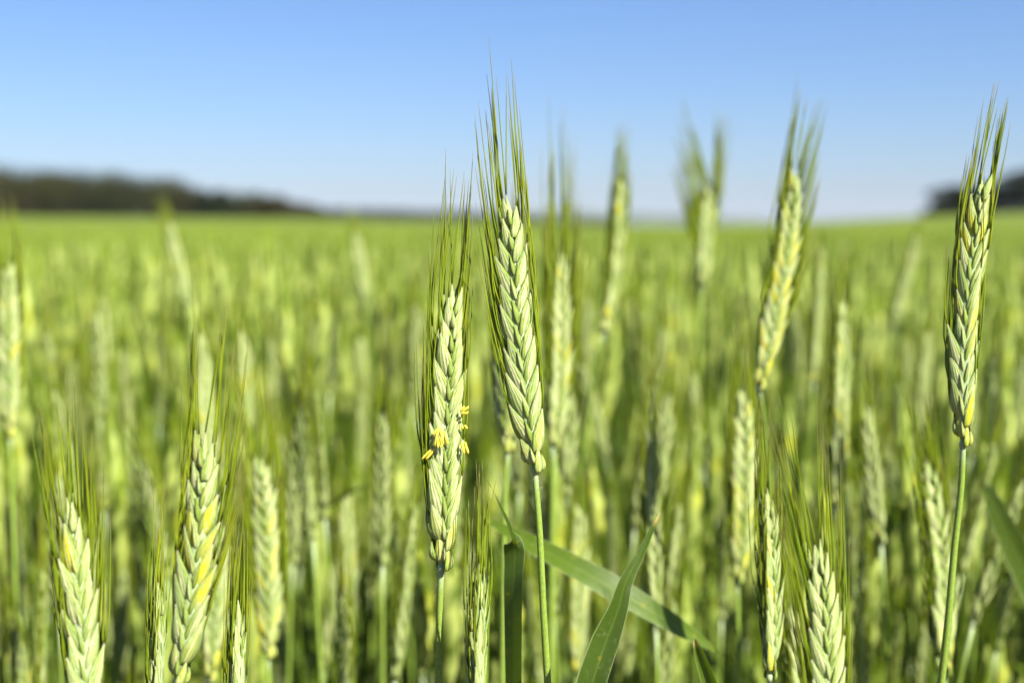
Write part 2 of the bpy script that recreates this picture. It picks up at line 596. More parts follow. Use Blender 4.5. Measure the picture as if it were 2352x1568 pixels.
def side_leaf(rng, base, az, length, width, droop, yellow=0.0):
    """an arching stem leaf starting at base"""
    m = MB()
    h = np.array((math.cos(az), math.sin(az), 0))
    pts = []
    for q in np.linspace(0, 1, 6):
        up = q * length * (0.85 - droop * q)
        pts.append(np.asarray(base) + h * (length * (0.18 * q + 0.55 * q * q * droop + .12 * q)) + np.array((0, 0, up)))
    nrm = -h * .8 + np.array((0, 0, .5)) + rng.normal(0, .25, 3)
    nrm2 = np.array((0, 0, 1.0)) - h * .2 + rng.normal(0, .4, 3)
    leaf_ribbon(m, pts, [nrm, nrm2], width, (rng.random(), yellow, 0), n=4, across=5)
    return m


RYE_GROUP = 'rye plants growing in the field'


def stem_mb(pts, rng, r0=0.0011, r1=0.0017, pale_top=True, n=6, k=8):
    """pts run from the ear down to the ground"""
    path = catmull(pts, n)
    m = MB()
    N = len(path)
    q = np.linspace(0, 1, N)
    tube(m, path, np.interp(q, [0, 1], [r0, r1]), k, (rng.random(), 0, 0), 0, 8)
    ln = np.concatenate(([0], np.cumsum(np.linalg.norm(np.diff(path, axis=0), axis=1))))
    if pale_top:
        var = m.var[-1]
        var[:, 1] = np.repeat(0.42 * (1 - smooth(ln, 0.001, 0.010)) + 0.05, k)
    return m


def frame_for(zdir, rot):
    z = unit(zdir)
    x = unit(np.cross((0, 1, 0), z))
    y = np.cross(z, x)
    c, s = math.cos(rot), math.sin(rot)
    x2, y2 = x * c + y * s, -x * s + y * c
    return Matrix(((x2[0], y2[0], z[0]), (x2[1], y2[1], z[1]), (x2[2], y2[2], z[2])))


def hero(label, tip, base, d, stem=(), rot=0.0, seed=1, split=False, dt=None, leaf=True, r0=0.0011, anthers=(), hairs=False, **kw):
    """a rye plant whose ear runs from base to tip (picture points) at distance d"""
    rng = np.random.default_rng(seed)
    if d >= .59:                                   # the plants of the second row stand farther back and are a little larger
        k = 1.16
        d, stem, r0 = d * k, [(x, y, dd * k) for x, y, dd in stem], r0 * k
        kw['width'], kw['awn'] = kw['width'] * k, kw['awn'] * k
        kw['awn_r'] = kw.get('awn_r', .00027) * k
    B, T = at(*base, d), at(*tip, dt or d)
    L = float(np.linalg.norm(T - B))
    way = [B] + [at(x, y, dd) for x, y, dd in stem]
    last = way[-1]
    prev = way[-2] if len(way) > 1 else T
    dr = unit(last - prev)
    g = np.array((last[0] + dr[0] * .10 + rng.normal(0, .01), last[1] + abs(rng.normal(0, .01)) + .01, 0.0))
    mid = last + (g - last) * .3 + np.array((dr[0] * .02, 0, 0))
    root = thing('rye_plant', g, label, 'rye plant', RYE_GROUP)
    sm = stem_mb([p - g for p in way + [mid, last + (g - last) * .62, g]], rng, r0)
    sm.build('stem', STALK, root)
    rach, spk, awns = make_ear(L, rng, **kw)
    M = frame_for(T - B, rot)
    if split:
        e = rach.build('ear', STALK, root)
        for s in spk:
            s.build('spikelet', HUSK, e)
    else:
        m = MB()
        for s in spk: m.merge(s)
        e = m.build('ear', HUSK, root)
        rach.build('ear_axis', STALK, e)
    e.matrix_local = Matrix.Translation(Vector(B - g)) @ M.to_4x4()
    awns.build('bristles', AWN, e)
    make_collar(rng, hairs).build('collar', STALK, e)
    inv = (Matrix.Translation(Vector(B)) @ M.to_4x4()).inverted()
    for px, py, tx, ty, ddd in anthers:
        a, b = at(px, py, d + ddd), at(tx, ty, d + ddd)
        am = MB()
        ax = b - a
        for sgn in (-1, 1):
            off = np.array((sgn * 0.0004, 0, 0))
            q = np.linspace(0, 1, 7)
            pth = a + off + np.outer(q, ax) + np.outer(np.sin(q * math.pi) * sgn * 0.00022 + q ** 2 * sgn * .0003, RIGHT)
            tube(am, [np.array(inv @ Vector(p)) for p in pth], 0.00044 * np.array([.35, .85, 1, .95, 1, .85, .3]), 7, (rng.random(), 0, 0))
        am.build('anther', POLLEN, e)
        th = MB()
        st0 = a + np.array((0.0012 * (1 if px < 1030 else -1), 0.002, 0.001))
        tube(th, [np.array(inv @ Vector(p)) for p in (st0, (st0 + a) / 2 - np.array((0, .0004, .0003)), a)], 0.00012, 4, (0, 1, 0))
        th.build('filament', STALK, e)
    if leaf:
        az = rng.uniform(0, 2 * math.pi)
        zz = rng.uniform(.62, .80)
        s = (B[2] - zz) / B[2]
        p = last + (g - last) * min(1, max(0, (last[2] - zz) / last[2])) - g
        side_leaf(rng, p, az, rng.uniform(.16, .24), .011, rng.uniform(.3, .6)).build('leaf', BLADE, root)
    return root


# --- the ears one can single out, nearest and sharpest first
hero('tallest sharp rye ear at centre, long bristles reaching high into the blue sky', (1168, 445), (1228, 1076), 0.500,
     [(1238, 1200, .5), (1248, 1400, .502), (1258, 1570, .505), (1264, 1700, .51)], rot=0.12, seed=11, split=True, bend=-0.0012, awn=.052, lean=(-.04, .0), splay=.05, spread=.95, width=.0160, hairs=True, low_yellow=.45, yellow=.02)
hero('sharp rye ear with yellow pollen sacs hanging from it, beside the tallest ear', (1040, 650), (1014, 1300), 0.500,
     [(1010, 1400, .5), (1007, 1570, .502), (1005, 1700, .505)], rot=0.45, seed=23, split=True, bend=-0.001, awn=.050, lean=(.0, .0), splay=.04, spread=.80, width=.0182, hairs=True, low_yellow=.8, yellow=.03,
     anthers=[(1010, 985, 1003, 1026, -.0075), (1015, 988, 1024, 1022, -.008), (1007, 1000, 1011, 1030, -.0078), (1012, 980, 998, 1000, -.0072), (996, 1030, 972, 1056, -.006),
              (1060, 944, 1072, 933, -.004), (1063, 951, 1071, 945, -.004), (1064, 976, 1068, 985, -.003), (1065, 1014, 1066, 1030, -.003), (1066, 1022, 1071, 1042, -.004)])
hero('tall rye ear on a curved bare stalk before the dark trees, yellowish husks', (2264, 390), (2212, 1016), 0.525,
     [(2208, 1110, .526), (2192, 1260, .528), (2178, 1420, .53), (2158, 1600, .535)], rot=-0.15, seed=37, split=True, bend=-0.0028, awn=.040, lean=(.0, .05), splay=.05, spread=.85, width=.0142, hairs=True, low_yellow=1.0, yellow=.32)
hero('large rye ear low in the picture, its long bristles forking in two tufts', (468, 990), (408, 1562), 0.462,
     [(398, 1640, .465)], rot=0.02, seed=41, split=True, bend=.0022, awn=.056, lean=(-.03, .06), splay=.12, width=.0150, low_yellow=.5, yellow=.28)
hero('pale grey-green rye ear with two short bristle tufts, cut by the lower edge', (148, 1140), (196, 1700), 0.455,
     [(200, 1800, .457)], rot=0.5, seed=53, split=True, bend=.0016, awn=.044, lean=(.0, .03), splay=.10, width=.0140, low_yellow=.2, yellow=.01)
hero('broad pale rye ear with pink-tipped husks, cut by the lower edge', (1874, 1235), (1900, 1800), 0.460,
     [(1902, 1900, .463)], rot=0.30, seed=61, split=True, bend=.001, awn=.048, lean=(-.14, .02), splay=.12, width=.0155, low_yellow=.2, yellow=.01)
hero('slender rye ear in side view with yellow lower husks, next to the broad pale ear', (1757, 1118), (1768, 1552), 0.560,
     [(1768, 1640, .562)], rot=0.75, seed=71, split=True, bend=.0014, awn=.040, lean=(.0, .02), splay=.08, width=.0135, low_yellow=.6, yellow=.3)
hero('dark shaded rye ear with many upright bristles, just below the sharp central pair', (1100, 1290), (1092, 1640), 0.490,
     [(1090, 1720, .492)], rot=1.2, seed=83, split=True, bend=-.001, awn=.042, lean=(.02, .0), splay=.10, width=.0120, low_yellow=.1, yellow=.0)
hero('blurred grey-green rye ear partly hidden behind the tallest ear', (1165, 640), (1166, 1032), 0.600,
     [(1161, 1120, .6), (1157, 1300, .6), (1154, 1568, .603)], rot=-.4, seed=91, awn=.056, splay=.05, width=.0138, low_yellow=.9, yellow=.03)
hero('blurred pale rye ear standing close beside the tallest ear, on a pale stalk', (1284, 580), (1271, 1028), 0.680,
     [(1270, 1130, .68), (1268, 1300, .682)], rot=.6, seed=97, bend=.002, awn=.072, lean=(.0, .04), splay=.06, width=.0145, low_yellow=.4, yellow=.08, r0=.0015)
hero('yellow-streaked slanting rye ear against the sky, pale forked bristles above it', (1826, 390), (1742, 890), 0.610,
     [(1750, 940, .615), (1762, 1080, .63), (1770, 1300, .64)], rot=.2, seed=101, bend=.002, awn=.040, lean=(.02, .10), splay=.10, width=.0130, low_yellow=1.0, yellow=.65)
hero('yellow-green rye ear on a straight stalk beside a dark gap, below the slanting ear', (1706, 895), (1692, 1335), 0.660,
     [(1694, 1400, .66), (1693, 1568, .663)], rot=.3, seed=103, bend=.0018, awn=.036, splay=.08, width=.0155, low_yellow=.6, yellow=.4)
hero('rye ear with chequered yellow-green husks, blurred, right of the forked-bristle ear', (598, 1050), (616, 1505), 0.640,
     [(618, 1568, .64)], rot=.1, seed=107, bend=.0015, awn=.052, lean=(-.12, .0), splay=.08, width=.0150, low_yellow=.5, yellow=.28)
hero('blurred narrow rye ear rising straight out of the field into the sky', (1424, 410), (1388, 765), 0.860,
     [(1378, 800, .86), (1362, 880, .865)], rot=.9, seed=109, bend=.003, awn=.036, splay=.02, width=.0165, awn_r=.0004, low_yellow=.3, yellow=.2)
hero('blurred rye ear against the sky spreading into a V of bristles', (1628, 430), (1612, 655), 1.02,
     [(1608, 720, 1.02)], rot=.5, seed=113, awn=.066, lean=(-.52, .04), splay=.02, width=.0165, awn_r=.0006, low_yellow=.3, yellow=.08)
hero('rye ear with grey shaded flank and sunlit yellow edge, behind the curved stalk', (2126, 1055), (2168, 1545), 0.590,
     [(2172, 1640, .592)], rot=.55, seed=127, bend=.0025, awn=.040, splay=.09, width=.0155, low_yellow=.8, yellow=.05)
hero('tall blurred cream rye ear standing behind the broad pale ear', (1936, 690), (1918, 1165), 0.740,
     [(1912, 1260, .742)], rot=.6, seed=131, awn=.034, splay=.05, width=.0150, low_yellow=.5, yellow=.12)
hero('blurred rye ear cut by the picture edge beneath the wood, yellow at its foot', (22, 600), (22, 1000), 0.760,
     [(26, 1100, .76)], rot=.2, seed=137, awn=.040, splay=.08, width=.0145, low_yellow=.8, yellow=.15)
hero('blurred yellow-green rye ear rising straight above the forked-bristle ear', (464, 760), (480, 1150), 0.800,
     [(486, 1240, .8)], rot=.6, seed=139, awn=.022, splay=.05, width=.0125, low_yellow=.3, yellow=.14)
hero('yellow-spotted rye ear half hidden behind the forked-bristle ear', (505, 1180), (482, 1560), 0.640,
     [(480, 1640, .64)], rot=.4, seed=149, awn=.034, splay=.06, width=.0135, low_yellow=.9, yellow=.16)
hero('bristly sliver of a rye ear squeezed close against the forked-bristle ear', (362, 1340), (350, 1690), 0.520,
     [(350, 1780, .52)], rot=1.4, seed=151, awn=.038, splay=.05, width=.0115, low_yellow=.2, yellow=.05)
hero('short bristly rye ear between forked-bristle ear and chequered ear, cut by the edge', (546, 1385), (536, 1760), 0.500,
     [(535, 1850, .5)], rot=1.2, seed=157, awn=.036, splay=.04, width=.0110, low_yellow=.2, yellow=.05)
hero('slim blurred rye ear alone in front of the gap right of the chequered ear', (795, 1130), (803, 1455), 0.850,
     [(806, 1568, .85)], rot=.5, seed=163, awn=.020, splay=.05, width=.0135, low_yellow=.2, yellow=.14)
hero('blurred slanting pale rye ear below the rise with the dark trees', (2108, 535), (2052, 750), 1.30,
     [(2046, 820, 1.3)], rot=.5, seed=167, awn=.02, splay=.05, width=.0150, low_yellow=.1, yellow=.03)
hero('blurred cream rye ear just behind the long broad leaf', (1330, 1160), (1325, 1545), 0.800,
     [(1325, 1640, .8)], rot=.5, seed=173, awn=.026, splay=.06, width=.0150, low_yellow=.3, yellow=.12)
hero('narrow blurred grey rye ear in the open space right of the sharp pair', (1494, 800), (1506, 1060), 0.900,
     [(1508, 1150, .9)], rot=1.4, seed=179, awn=.024, splay=.05, width=.0115, low_yellow=.6, yellow=.03)
hero('tall blurred rye ear leaning across the foot of the wood', (388, 510), (432, 700), 1.35,
     [(440, 760, 1.35)], rot=.4, seed=181, awn=.034, lean=(-.12, -.1), splay=.05, width=.0150, low_yellow=.0, yellow=.02)
hero('blurred rye ear whose tip stands at the thin end of the wood', (816, 530), (840, 690), 1.5,
     [(846, 760, 1.5)], rot=.4, seed=191, awn=.034, splay=.05, width=.0150, low_yellow=.0, yellow=.02)
hero('blurred pale vertical rye ear, grey bristles, close by the chequered ear', (556, 760), (566, 1010), 0.900,
     [(568, 1100, .9)], rot=.9, seed=193, awn=.030, splay=.05, width=.0140, low_yellow=.4, yellow=.03)
hero('bright blurred rye ear midway between the chequered ear and the pollen ear', (828, 770), (832, 985), 1.25,
     [(834, 1060, 1.25)], rot=.2, seed=197, awn=.022, splay=.05, width=.0155, low_yellow=.0, yellow=.03)
hero('blurred rye ear right beside the slanting yellow-streaked ear', (1886, 560), (1868, 880), 1.02,
     [(1864, 960, 1.02)], rot=.9, seed=199, awn=.022, splay=.05, width=.0145, low_yellow=.2, yellow=.04)
hero('blurred cream rye ear standing between the tall cream ear and the curved stalk', (2132, 760), (2112, 985), 1.15,
     [(2108, 1060, 1.15)], rot=.3, seed=211, awn=.026, splay=.05, width=.0145, low_yellow=.1, yellow=.05)
hero('pale blurred rye ear under the wood, brightest of the distant ones', (234, 680), (240, 860), 1.5,
     [(242, 930, 1.5)], rot=.3, seed=223, awn=.02, splay=.05, width=.0155, low_yellow=.0, yellow=.0)


# --- loose leaf blades that stand in the gap between the ears: each belongs to a young plant of its own
def leaf_plant(label, blades, foot, seed, w, **kw):
    rng = np.random.default_rng(seed)
    g = np.array((foot[0], foot[1], 0.0))
    root = thing('rye_shoot', g, label, 'rye shoot', 'leafy rye shoots without ears')
    first = np.asarray(blades[0]['pts'][0]) - g
    stem_mb([first, first * np.array((.7, .7, .75)), first * np.array((.2, .2, .35)), np.zeros(3)], rng, .0013, .0018, False).build('stem', STALK, root)
    for b in blades:
        m = MB()
        leaf_ribbon(m, [np.asarray(p) - g for p in b['pts']], b['nrm'], b['w'], (b.get('rnd', .4), b.get('yel', 0), 0), n=b.get('n', 9), across=13,
                    fold=b.get('fold', .2), prof=b.get('prof'))
        m.build('leaf', BLADE, root)
    return root


leaf_plant('pointed twisted green leaf with a dry yellow tip rising from the lower edge',
           [dict(pts=[at(1305, 1800, .478), at(1334, 1680, .478), at(1361, 1565, .478), at(1392, 1472, .48), at(1421, 1395, .481), at(1434, 1345, .482), at(1472, 1268, .486), at(1500, 1208, .489), at(1516, 1176, .49)],
                 nrm=[(-.45, -1, .25), (-.35, -1, .35), (-.1, -1, .4), (.3, -.9, .3), (.5, -.8, .2)], w=.0104, rnd=.0, yel=1.0, fold=.25, n=8,
                 prof=([0, .125, .25, .375, .5, .625, .75, .875, 1], [.85, .95, 1.0, .92, .62, .47, .29, .17, .01]))],
           (.07, .50), 301, .015)
leaf_plant('long broad blurred leaf sloping across the gap behind the central stalk',
           [dict(pts=[at(1120, 1195, .655), at(1190, 1232, .645), at(1290, 1285, .635), at(1400, 1345, .63), at(1510, 1410, .63), at(1600, 1465, .635), at(1665, 1508, .64)],
                 nrm=[(-.1, -.35, 1), (-.15, -.75, .75), (-.2, -.8, .6), (-.2, -.7, .75), (-.2, -.6, .8)], w=.0115, rnd=.28, fold=.12,
                 prof=([0, .1, .3, .5, .75, .9, 1], [.25, .55, .85, 1.0, .80, .35, .03]))],
           (-.03, .70), 302, .017)
leaf_plant('dark green leaf folded over at its top, hanging straight down between the central stalks',
           [dict(pts=[at(1182, 1800, .535), at(1181, 1600, .535), at(1180, 1450, .536), at(1180, 1330, .538), at(1182, 1262, .540), at(1172, 1215, .534), at(1148, 1160, .527), at(1118, 1098, .52)],
                 nrm=[(-.9, -.55, 0), (-.85, -.55, 0), (-.8, -.6, 0), (-.7, -.7, .1), (.2, -.4, .5), (.75, -.35, .4), (.8, -.3, .4)], w=.0112, rnd=.0, fold=.06, yel=.6,
                 prof=([0, .3, .5, .58, .66, .8, 1], [1, 1, .95, .8, .42, .25, .02]))],
           (.0, .56), 303, .011)
leaf_plant('small sharp yellow-tipped leaf tip poking up at the end of the broad leaf',
           [dict(pts=[at(1690, 1800, .53), at(1660, 1660, .53), at(1632, 1568, .53), at(1612, 1510, .53), at(1596, 1465, .53)],
                 nrm=[(-.6, -1, .2), (-.7, -.8, .3)], w=.007, rnd=.6, yel=1.0, fold=.3)], (.2, .56), 304, .006)
leaf_plant('wide blurred green leaf slanting down past the picture edge beside the curved stalk',
           [dict(pts=[at(2500, 1600, .76), at(2420, 1440, .76), at(2350, 1300, .76), at(2298, 1190, .76), at(2262, 1110, .76)],
                 nrm=[(-.5, -1, .5), (-.6, -.9, .5)], w=.016, rnd=.2, fold=.15)], (.45, .80), 305, .014)
leaf_plant('blurred green leaf crossing diagonally between the broad pale ear and the curved stalk',
           [dict(pts=[at(1860, 1500, 1.0), at(1940, 1360, .99), at(2020, 1240, .98), at(2075, 1150, .98), at(2105, 1080, .98)],
                 nrm=[(.3, -1, .5), (.4, -.8, .5)], w=.013, rnd=.7, fold=.15)], (.25, 1.04), 306, .014)
leaf_plant('blurred dark leaf slanting between the chequered ear and the slim ear',
           [dict(pts=[at(600, 1420, .95), at(670, 1270, .95), at(730, 1190, .95), at(790, 1140, .95), at(850, 1110, .96)],
                 nrm=[(-.6, .3, .6), (-.5, .4, .8)], w=.012, rnd=.1, fold=.15)], (-.18, 1.0), 307, .014)


# ------------------------------------------------------------------ the crowd: individual plants out to about 1.7 m
def make_prototypes(n):
    protos = []
    for i in range(n):
        rng = np.random.default_rng(500 + i)
        L = rng.uniform(.075, .105)
        H = rng.uniform(1.11, 1.19)
        ln = rng.normal(0, .05, 2)
        B = np.array((ln[0], ln[1], H - L))
        dr = unit(np.array((ln[0] * 2.2, ln[1] * 2.2, 1)))
        rach, spk, awns = make_ear(L, rng, width=rng.uniform(.0125, .0152), awn=rng.uniform(.028, .046), splay=rng.uniform(.03, .10), bend=rng.normal(0, .0015),
                                   yellow=rng.choice([.0, .0, .02, .06]), low_yellow=rng.uniform(.0, .35), spread=rng.uniform(.75, 1.05), sides=6, pitch=.0046)
        m = MB()
        for s in spk: m.merge(s)
        ear = m.mesh('ear', HUSK)
        am = awns.mesh('bristles', AWN)
        cm = make_collar(rng, False).mesh('collar', STALK)
        sp = [B, B * np.array((.85, .85, .9)), B * np.array((.45, .45, .55)), np.zeros(3)]
        sm = stem_mb(sp, rng, n=4, k=6).mesh('stem', STALK)
        leaves = []
        for zz in (rng.uniform(.50, .62), rng.uniform(.62, .74), rng.uniform(.74, .84), rng.uniform(.80, .92)):
            q = zz / B[2]
            leaves.append(side_leaf(rng, np.array((B[0] * q ** 1.4, B[1] * q ** 1.4, zz)), rng.uniform(0, 6.28), rng.uniform(.13, .22), rng.uniform(.008, .0125), rng.uniform(.45, .85)).mesh('leaf', BLADE))
        M = Matrix.Translation(Vector(B)) @ frame_for(dr, rng.uniform(0, 3.1)).to_4x4()
        protos.append((ear, am, cm, sm, leaves, M, H, dr * L + B))
    return protos


ZONES = [(-9999, 250, 'behind the ear with two short tufts'), (250, 560, 'behind the ear with forked bristles'), (560, 960, 'between the chequered ear and the pollen ear'),
         (960, 1300, 'behind the sharp central pair'), (1300, 1690, 'behind the long broad leaf'), (1690, 2000, 'behind the slanting yellow-streaked ear'), (2000, 99999, 'behind the curved bare stalk')]


def crowd(count):
    protos = make_prototypes(20)
    rng = np.random.default_rng(77)
    made, used = 0, []
    tries = 0
    while made < count and tries < 40000:
        tries += 1
        d = math.sqrt(rng.uniform(.66 ** 2, 1.50 ** 2))
        x = rng.uniform(-.40, .40) * d
        if any((x - a) ** 2 + (d - b) ** 2 < .022 ** 2 for a, b in used):
            continue
        pr = protos[int(rng.integers(len(protos)))]
        sc = 1.055 - .26 * rng.random() ** 1.4
        top = pr[6] * sc
        drop = CAM_H - top
        if drop < 0.052 + .035 * (1.1 - min(d, 1.1)) * 4:      # the crowd stays under the skyline
            continue
        px = 1176 + x / d / .72 * 2352
        py = 517 + drop / d / .72 * 2352
        # keep the sharp ears unobstructed and the open gap in the middle fairly open
        if d < .80 and (py < 1230 or d < .74) and (940 < px < 1560 or 2100 < px < 2330 or 1680 < px < 1960 or 330 < px < 660):
            continue
        if math.sin(x * 21 + 1.3) * math.sin(d * 17 + x * 9) > .35 and rng.random() < .8:
            continue
        used.append((x, d))
        word = 'soft' if d < 1.15 else 'faint'
        zone = [z[2] for z in ZONES if z[0] <= px < z[1]][0]
        lab = ('blurred rye plant in the nearer crowd ' if d < 1.15 else 'faint blurred rye plant in the farther crowd ') + zone
        ear, am, cm, sm, leaves, M, H, tp = pr
        root = thing('rye_plant', (x, d, 0), lab, 'rye plant', RYE_GROUP)
        root.rotation_euler = (0, 0, rng.uniform(0, 6.28))
        root.scale = (sc, sc, sc)
        put('stem', sm, root)
        e = put('ear', ear, root)
        e.matrix_local = M
        put('bristles', am, e)
        for lf in leaves:
            put('leaf', lf, root)
        made += 1
    return used


USED = crowd(255)


# ------------------------------------------------------------------ the rest of the field, one mass
PALE, MIDG, GRN, YEL, OLIVE = np.array((.38, .435, .095)), np.array((.075, .122, .003)), np.array((.028, .058, .0015)), np.array((.46, .44, .005)), np.array((.17, .245, .005))


def tri_tube(path, rad, k):
    m = MB(); tube(m, path, rad, k, (0, 0, 0), cap=False)
    f = []
    for q in m.f:
        f += [(q[0], q[1], q[2]), (q[0], q[2], q[3])]
    return m.v[0], np.array(f)


def simple_plant(rng, lod):
    """returns verts, tris, colours of one whole plant, coarse"""
    V, F, C = [], [], []
    off = 0

    def add(v, f, c):
        nonlocal off
        V.append(v); F.append(np.asarray(f) + off); C.append(c if np.ndim(c) == 2 else np.tile(c, (len(v), 1))); off += len(v)
    L = rng.uniform(.08, .11)
    H = rng.uniform(1.14, 1.245)
    ln = rng.normal(0, .05, 2)
    B = np.array((ln[0], ln[1], H - L)); dr = unit(np.array((ln[0] * 2.2, ln[1] * 2.2, 1))); T = B + dr * L
    tone = rng.random() if lod == 1 else rng.uniform(.45, .95)
    pale = PALE * (1 - .5 * tone) + MIDG * .5 * tone
    nr, k = {1: (9, 6), 2: (5, 4), 3: (3, 3)}[lod]
    q = np.linspace(0, 1, nr)
    rad = .0074 * np.sin(math.pi * np.clip(q * .94 + .05, 0, 1)) ** .55 * rng.uniform(.85, 1.1)
    if lod == 1:
        rad = rad * (1 + .18 * np.where(np.arange(nr) % 2, 1, -1))
    v, f = tri_tube(B + np.outer(q * L, dr), rad, k)
    c = np.tile(pale, (len(v), 1))
    mixg = rng.random(len(v)) < .30
    c[mixg] = GRN * .4 + MIDG * .6
    yy = rng.random(len(v)) < (.08 if lod == 1 and rng.random() < .5 else .0)
    c[yy] = YEL * .6 + pale * .4
    add(v, f, c)
    for i in range({1: 30, 2: 12, 3: 4}[lod]):
        t = rng.uniform(.25, 1)
        a = rng.uniform(0, 6.28)
        o = np.array((math.cos(a), math.sin(a), 0)) * .005
        b = B + dr * L * t + o
        tp = b + dr * rng.uniform(.03, .065) + o * rng.uniform(.2, 1.5)
        w = np.array((-math.sin(a), math.cos(a), 0)) * {1: .0005, 2: .0009, 3: .0016}[lod]
        add(np.array((b - w, b + w, tp)), [(0, 1, 2)], OLIVE)
    sp = catmull([B, B * np.array((.8, .8, .85)), B * np.array((.35, .35, .45)), np.zeros(3)], {1: 2, 2: 1, 3: 1}[lod])
    v, f = tri_tube(sp, .0015, 3)
    add(v, f, MIDG)
    for i in range({1: 4, 2: 3, 3: 1}[lod]):
        zz = rng.uniform(.45, .95) if i else rng.uniform(.85, .98)
        az = rng.uniform(0, 6.28); h = np.array((math.cos(az), math.sin(az), 0)); s_ = np.array((-h[1], h[0], 0))
        ll, w, dp = rng.uniform(.12, .22), rng.uniform(.003, .0055), rng.uniform(.45, .85)
        n = {1: 5, 2: 3, 3: 2}[lod]
        pts = []
        for qq in np.linspace(0, 1, n + 1):
            p = np.array((B[0], B[1], 0)) * (zz / B[2]) ** 1.4 + np.array((0, 0, zz + qq * ll * (.85 - dp * qq))) + h * ll * (.2 * qq + .6 * dp * qq * qq)
            ww = w * math.sqrt(max(0, 1 - qq ** 2)) + .0002
            pts += [p - s_ * ww, p + s_ * ww]
        f = []
        for j in range(n):
            f += [(2 * j, 2 * j + 1, 2 * j + 3), (2 * j, 2 * j + 3, 2 * j + 2)]
        g = rng.random()
        add(np.array(pts), f, GRN * (1 - g) + MIDG * g * .8)
    return np.vstack(V), np.vstack(F), np.vstack(C)


def scatter(xy, lod, seed, ntemp=14, top=1.03):
    rng = np.random.default_rng(seed)
    temps = [simple_plant(rng, lod) for _ in range(ntemp)]
    which = rng.integers(0, ntemp, len(xy))
    V, F, C, off = [], [], [], 0
    for i, (v, f, c) in enumerate(temps):
        p = xy[which == i]
        n = len(p)
        if not n: continue
        a = rng.uniform(0, 6.28, n)
        s = top - .17 * rng.random(n) ** 1.5
        ca, sa = np.cos(a), np.sin(a)
        x = (v[None, :, 0] * ca[:, None] - v[None, :, 1] * sa[:, None]) * s[:, None] + p[:, 0:1]
        y = (v[None, :, 0] * sa[:, None] + v[None, :, 1] * ca[:, None]) * s[:, None] + p[:, 1:2]
        z = v[None, :, 2] * s[:, None] + rise(p[:, 0], p[:, 1])[:, None]
        V.append(np.stack((x, y, z), -1).reshape(-1, 3))
        F.append((f[None] + (np.arange(n) * len(v))[:, None, None]).reshape(-1, 3) + off)
        tone = rng.uniform(.88, 1.08, n)
        C.append((c[None] * tone[:, None, None]).reshape(-1, 3))
        off += n * len(v)
    return np.vstack(V), np.vstack(F), np.vstack(C)


def wedge(n, d0, d1, a0, a1, rng):
    d = np.sqrt(rng.uniform(d0 ** 2, d1 ** 2, n))
    return np.column_stack((rng.uniform(a0, a1, n) * d, d))


def tri_object(name, V, F, C, mat, parent=None, smooth=True):
    me = bpy.data.meshes.new(name)
    me.vertices.add(len(V)); me.vertices.foreach_set('co', V.astype(np.float32).ravel())
    me.loops.add(len(F) * 3); me.loops.foreach_set('vertex_index', F.astype(np.int32).ravel())
    me.polygons.add(len(F))
    me.polygons.foreach_set('loop_start', np.arange(0, len(F) * 3, 3, dtype=np.int32))
    me.polygons.foreach_set('loop_total', np.full(len(F), 3, np.int32))
    a = me.attributes.new('col', 'FLOAT_COLOR', 'POINT')
    a.data.foreach_set('color', np.column_stack((C, np.ones(len(C)))).astype(np.float32).ravel())
    if smooth:
        me.polygons.foreach_set('use_smooth', np.ones(len(F), bool))
    me.materials.append(mat)
    me.update(calc_edges=True)
    return put(name, me, parent)


rng = np.random.default_rng(9)
near = wedge(2700, 1.50, 4.5, -.62, .62, rng)
flank = wedge(900, .75, 1.50, -.9, .9, rng)
flank = flank[np.abs(flank[:, 0] / flank[:, 1]) > .48]
low = wedge(330, .80, 1.50, -.46, .46, rng)
mid = wedge(16000, 4.5, 14, -.60, .60, rng)
far = wedge(26000, 14, 48, -.55, .55, rng)
parts, off = [], 0
VV, FF, CC = [], [], []
for xy, lod, sd, top in ((np.vstack((near, flank)), 1, 1, 1.03), (low, 1, 4, .955), (mid, 2, 2, 1.03), (far, 3, 3, 1.03)):
    V, F, C = scatter(xy, lod, sd, top=top)
    VV.append(V); FF.append(F + off); CC.append(C); off += len(V)
fld = tri_object('rye_field', np.vstack(VV), np.vstack(FF), np.vstack(CC), FIELD)
tag(fld, 'dense green rye crop fading into blur towards the horizon', 'rye field', kind='stuff')


